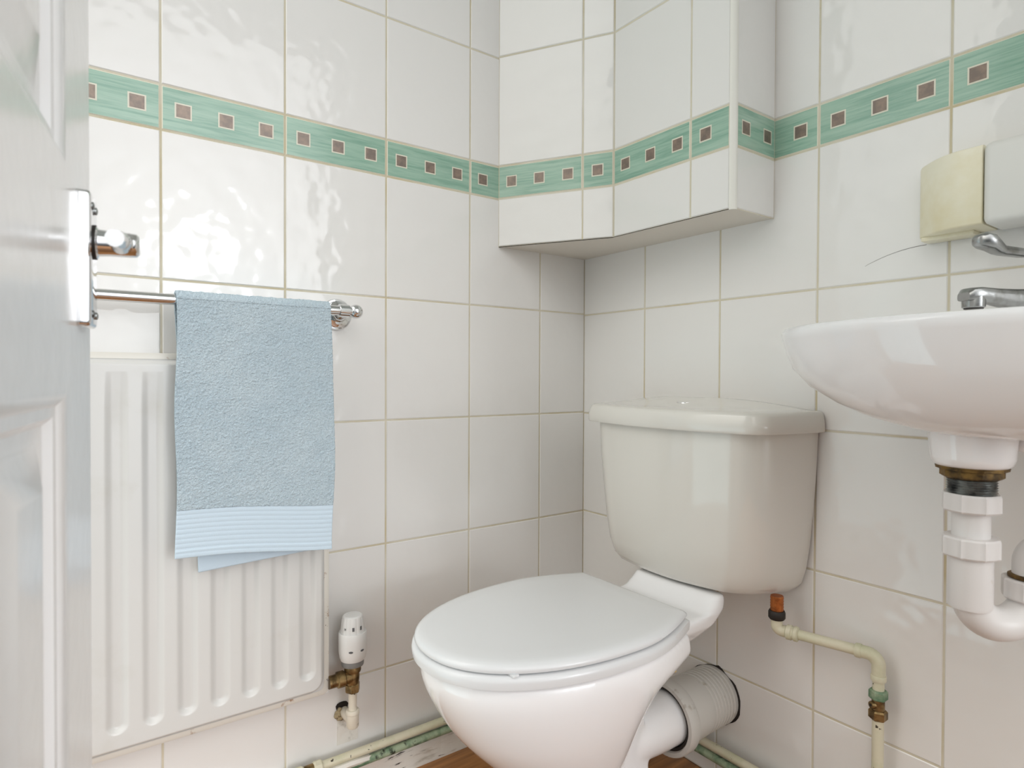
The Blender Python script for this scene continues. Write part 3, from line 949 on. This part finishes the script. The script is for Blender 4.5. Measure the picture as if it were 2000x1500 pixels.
lathe(bm, [(0.0108, 0), (0.0114, 0.002), (0.0114, 0.008), (0.0108, 0.009)], (0.7215, -0.026, 0.334), (0, 0, 1), 20)
new_obj('elbow', bm, M['cream_paint'], sup)
iso = (0.7215, -0.026)
bm = bmesh.new()
lathe(bm, [(0.0095, 0.2875), (0.0095, 0.306)], (*iso, 0), (0, 0, 1), 24)
lathe(bm, [(0.0055, 0.0), (0.0060, 0.002), (0.0060, 0.012), (0.0052, 0.0135)], (*iso, 0.296), (-0.45, -0.85, 0), 20)
body = new_obj('isolating_valve', bm, M['brass'], sup)
for z0 in (0.3045, 0.2725):
    bm = bmesh.new(); lathe(bm, [(0.0118, 0), (0.0138, 0.002), (0.0138, 0.013), (0.0118, 0.0155)], (*iso, z0), (0, 0, 1), poly=6)
    new_obj('compression_nut', bm, M['brass'] if z0 < 0.29 else M['green_paint'], body, smooth=20)
bm = bmesh.new()
d = Vector((-0.45, -0.85, 0)).normalized()
c = Vector((*iso, 0.296)) + d * 0.0136
lathe(bm, [(0.0022, 0), (0.0022, 0.0006)], c, d, 12)
new_obj('screw_slot', bm, M['gap_shade'], body)
bm = bmesh.new(); tube(bm, [(*iso, 0.274), (*iso, 0.15), (*iso, 0.002)], 0.0086, 20)
new_obj('lower_pipe', bm, M['cream_paint'], sup)

# heating pipes along the foot of the two walls
def floor_pipe(name, label, x, z, m, y0):
    o = thing(name, label, 'pipe', (x, -0.4, z))
    bm = bmesh.new()
    tube(bm, bend([(x, y0, z), (x, -x - 0.004, z), (0.63, -x - 0.004, z - 0.002), (0.63, -x - 0.004, 0.001)], 0.03, 8), 0.0082, 20)
    new_obj('pipe_run', bm, m, o)
    return o
p1 = floor_pipe('heating_pipe', 'cream painted heating pipe, the upper of two along the wall foot', 0.024, 0.080, M['cream_paint'], -0.700)
for yy in (-0.700, -0.735):
    bm = bmesh.new()
    lathe(bm, [(0.0105, 0.0), (0.0128, 0.003), (0.0128, 0.014), (0.0105, 0.017)], (0.024, yy, 0.080), (0, 1, 0), poly=8)
    new_obj('compression_nut', bm, M['cream_paint'], p1, smooth=20)
bm = bmesh.new(); tube(bm, [(0.024, -0.745, 0.080), (0.024, -0.690, 0.080)], 0.010, 20)
new_obj('coupling', bm, M['brass'], p1)
p2 = floor_pipe('heating_pipe', 'green stained heating pipe, the lower of two along the wall foot', 0.026, 0.0605, M['green_paint'], -0.640)

# ------------------------------------------------------------------ basin
BX, BYF = 0.945, -0.392
basin = thing('wash_basin', 'white ceramic hand basin hung on the back wall', 'basin', (BX, 0, 0.72))
def basin_ring(z, sx, sy, yfr, y0=0.0, cx=BX, n=48, e=0.86, yback=None):
    """half-oval against the wall: half-width sx, front at yfr"""
    pts = []
    ymid = yfr + sy
    for k in range(n + 1):
        a = PI * k / n
        cs, sn = math.cos(a), math.sin(a)
        pts.append((cx + sx * abs(cs) ** e * (1 if cs >= 0 else -1), ymid - sy * abs(sn) ** e, z))
    yb = -0.002 if yback is None else yback
    back = [(cx - sx * 0.985, ymid + (yb - ymid) * 0.5, z), (cx - sx * 0.93, yb, z), (cx - sx * 0.5, yb, z), (cx, yb, z), (cx + sx * 0.5, yb, z), (cx + sx * 0.93, yb, z), (cx + sx * 0.985, ymid + (yb - ymid) * 0.5, z)]
    return pts + back
bm = bmesh.new()
outer = [  # z, half width, depth of oval, front
    (0.755, 0.060, 0.055, -0.305), (0.760, 0.098, 0.085, -0.325), (0.770, 0.140, 0.110, -0.340), (0.785, 0.182, 0.140, -0.355), (0.805, 0.220, 0.163, -0.368),
    (0.828, 0.246, 0.184, -0.379), (0.850, 0.258, 0.200, -0.386), (0.866, 0.263, 0.207, -0.390), (0.874, 0.265, 0.210, -0.392), (0.880, 0.262, 0.207, -0.389), (0.8815, 0.256, 0.202, -0.384)]
inner = [(0.8815, 0.238, 0.17, -0.362), (0.876, 0.228, 0.165, -0.352), (0.85, 0.212, 0.15, -0.34), (0.81, 0.18, 0.12, -0.315), (0.79, 0.10, 0.075, -0.28), (0.784, 0.03, 0.03, -0.255)]
rings = [basin_ring(*o) for o in outer]
rings += [basin_ring(z, sx, sy, yf, yback=-0.11 - 0.08 * (0.8815 - z) / 0.1) for z, sx, sy, yf in inner]
loft(bm, rings)
bowl = new_obj('bowl', bm, M['ceramic'], basin, smooth=50)
bm = bmesh.new()
WX, WY = 0.913, -0.252
lathe(bm, [(0.034, 0.0), (0.0375, 0.004), (0.0395, 0.010), (0.0412, 0.030), (0.0435, 0.045), (0.052, 0.062)], (WX, WY, 0.7185), (0, 0, 1), 48)
# shoulder running back to the wall
box(bm, (WX + 0.030, WY + 0.012, 0.735), (WX + 0.090, -0.003, 0.80), 0.012, 3)
new_obj('waste_boss', bm, M['ceramic'], basin, smooth=50)

tap = thing('basin_tap', 'worn chrome lever tap on the back rim of the basin', 'tap', (0.9365, -0.079, 0.8815))
bm = bmesh.new()
TX, TY = 0.9365, -0.079
lathe(bm, [(0.024, 0.0), (0.024, 0.004), (0.0200, 0.008), (0.0185, 0.030), (0.0185, 0.078), (0.0165, 0.083)], (TX, TY, 0.8815), (0, 0, 1), 40)
new_obj('tap_body', bm, M['chrome_worn'], tap)
sd = Vector((0.886 - TX, -0.172 - TY, 0)); sl = sd.length; sd.normalize(); sp = Vector((-sd.y, sd.x, 0))
bm = bmesh.new()
def sect(s, zc, w, h, r=0.4):
    c = Vector((TX, TY, zc)) + sd * s
    return [tuple(c + sp * q.x + Vector((0, 0, q.y))) for q in round_poly([(-w, -h), (w, -h), (w, h), (-w, h)], min(w, h) * 0.8, 4)]
loft(bm, [sect(0.0, 0.914, 0.014, 0.0145), sect(0.03, 0.9135, 0.0135, 0.014), sect(0.055, 0.9150, 0.0130, 0.0120), sect(0.078, 0.9175, 0.0125, 0.0095), sect(sl - 0.006, 0.9195, 0.0125, 0.0088), sect(sl + 0.007, 0.9190, 0.0120, 0.0080), sect(sl + 0.012, 0.9165, 0.009, 0.005)])
c = Vector((TX, TY, 0)) + sd * (sl - 0.002)
lathe(bm, [(0.0108, 0.9030), (0.0122, 0.9042), (0.0126, 0.912), (0.0120, 0.921)], c, (0.0, 0.0, 1), 28)
new_obj('spout', bm, M['chrome_worn'], tap, smooth=40)
bm = bmesh.new(); lathe(bm, [(0.0085, 0.9012), (0.0102, 0.9018), (0.0102, 0.9040)], c, (0, 0, 1), 24)
new_obj('aerator', bm, M['black_rubber'], tap)
bm = bmesh.new()
lathe(bm, [(0.0165, 0.0), (0.0175, 0.004), (0.0160, 0.014), (0.010, 0.018)], (TX, TY, 0.963), (0, 0, 1), 32)
ld = sd; lp = sp
def lsect(s, zc, w, h):
    c = Vector((TX, TY, zc)) + ld * s
    return [tuple(c + lp * q.x + Vector((0, 0, q.y))) for q in round_poly([(-w, -h), (w, -h), (w, h), (-w, h)], min(w, h) * 0.9, 4)]
loft(bm, [lsect(0.005, 0.974, 0.007, 0.006), lsect(0.04, 0.9725, 0.007, 0.0055), lsect(0.066, 0.9745, 0.0080, 0.0058), lsect(0.074, 0.9785, 0.0105, 0.008), lsect(0.083, 0.984, 0.0125, 0.0095), lsect(0.093, 0.986, 0.012, 0.0095), lsect(0.100, 0.986, 0.008, 0.007), lsect(0.103, 0.986, 0.004, 0.003)])
new_obj('lever', bm, M['chrome_worn'], tap, smooth=50)

trap = thing('basin_trap', 'white plastic U-bend waste trap hanging under the basin', 'trap', (WX, WY, 0.52))
bm = bmesh.new()
lathe(bm, [(0.0345, 0.7175), (0.0345, 0.7190)], (WX, WY, 0), (0, 0, 1), 48)
lathe(bm, [(0.0270, 0.7055), (0.0300, 0.7075), (0.0300, 0.7140), (0.0340, 0.7150), (0.0340, 0.7178)], (WX, WY, 0), (0, 0, 1), 10)
new_obj('back_nut', bm, M['brass_dark'], trap, smooth=25)['label'] = 'corroded brass back nut'
bm = bmesh.new()
prof = []
for k in range(9):
    zz = 0.6840 + 0.0027 * k
    prof += [(0.0222, zz), (0.0242, zz + 0.0013)]
lathe(bm, prof, (WX, WY, 0), (0, 0, 1), 40)
new_obj('threaded_waste', bm, M['steel'], trap, smooth=20)['label'] = 'dark metal threaded waste'
def ribnut(name, x, y, z0, z1, r, m=M['plastic']):
    bm = bmesh.new()
    n = 64
    def rr(i, r0):
        k = (i % 8)
        return r0 + (0.0016 if k == 0 else 0.0)
    rings = []
    for z, r0 in ((z0, r * 0.94), (z0 + 0.002, r), (z1 - 0.002, r), (z1, r * 0.95), (z1, r * 0.72)):
        rings.append([(x + rr(i, r0) * math.cos(2 * PI * i / n), y + rr(i, r0) * math.sin(2 * PI * i / n), z) for i in range(n)])
    loft(bm, rings)
    return new_obj(name, bm, m, trap, smooth=25)
ribnut('union_nut', WX, WY, 0.6680, 0.6885, 0.0270)
bm = bmesh.new(); tube(bm, [(WX, WY, 0.669), (WX, WY, 0.630)], 0.0182, 36)
new_obj('inlet_pipe', bm, M['plastic'], trap)
ribnut('union_nut', WX, WY, 0.6175, 0.6400, 0.0268)
UX, UY = 0.953, -0.193
bm = bmesh.new()
mid = Vector(((WX + UX) / 2, (WY + UY) / 2, 0.5762))
hd = Vector((WX - UX, WY - UY, 0)) / 2
R = hd.length
lathe(bm, [(0.0205, 0.560), (0.0214, 0.5635), (0.0214, 0.622)], (WX, WY, 0), (0, 0, 1), 40)
new_obj('trap_socket', bm, M['plastic'], trap, smooth=60)
bm = bmesh.new()
pts = [(WX, WY, 0.590)]
for k in range(25):
    a = PI * k / 24
    pts.append(mid + hd * math.cos(a) - Vector((0, 0, R * math.sin(a))))
pts += [(UX, UY, 0.590)]
tube(bm, pts, 0.0192, 36)
new_obj('u_bend', bm, M['plastic'], trap, smooth=60)
ribnut('union_nut', UX, UY, 0.5680, 0.5910, 0.0268)
bm = bmesh.new()
tube(bm, bend([(UX, UY, 0.585), (UX, UY, 0.6295), (UX + 0.12, UY + 0.02, 0.6295), (UX + 0.16, UY + 0.02, 0.6295), (UX + 0.16, -0.003, 0.6295)], 0.026, 10), 0.0182, 32)
new_obj('outlet_pipe', bm, M['plastic'], trap, smooth=60)
bm = bmesh.new(); lathe(bm, [(0.0192, 0.591), (0.0220, 0.592), (0.0220, 0.5945), (0.0192, 0.596)], (UX, UY, 0), (0, 0, 1), 36)
new_obj('seal', bm, M['brass_dark'], trap)

# ------------------------------------------------------------------ wall unit: cream end cover and white casing
unit = thing('wall_unit', 'white wall-mounted unit with an aged cream end above the basin', 'wall unit', (0.95, 0, 1.03))
bm = bmesh.new()
def cream_ring(z, d=0.0):
    pl = [(0.766 - d, -0.0005), (0.769 - d, -0.022 - d), (0.800, -0.050 - d), (0.826, -0.062 - d), (0.8612, -0.063 - d), (0.8612, -0.0005)]
    return [(p.x, p.y, z) for p in round_poly(pl, [0.001, 0.012, 0.014, 0.012, 0.002, 0.001], 5)]
loft(bm, [cream_ring(1.0275, -0.003), cream_ring(1.0285, -0.0008), cream_ring(1.030), cream_ring(1.131), cream_ring(1.134, -0.001), cream_ring(1.1355, -0.004)])
new_obj('end_cover', bm, M['cream_plastic'], unit, smooth=40)['label'] = 'aged cream end cover'
bm = bmesh.new(); box(bm, (0.775, -0.030, 1.0215), (0.842, -0.0008, 1.0280), 0.0015)
new_obj('cable_plate', bm, M['cream_plastic'], unit)
bm = bmesh.new(); box(bm, (0.8620, -0.066, 1.0245), (1.20, -0.0008, 1.1365), 0.010, 4)
new_obj('casing', bm, M['white_casing'], unit, smooth=50)
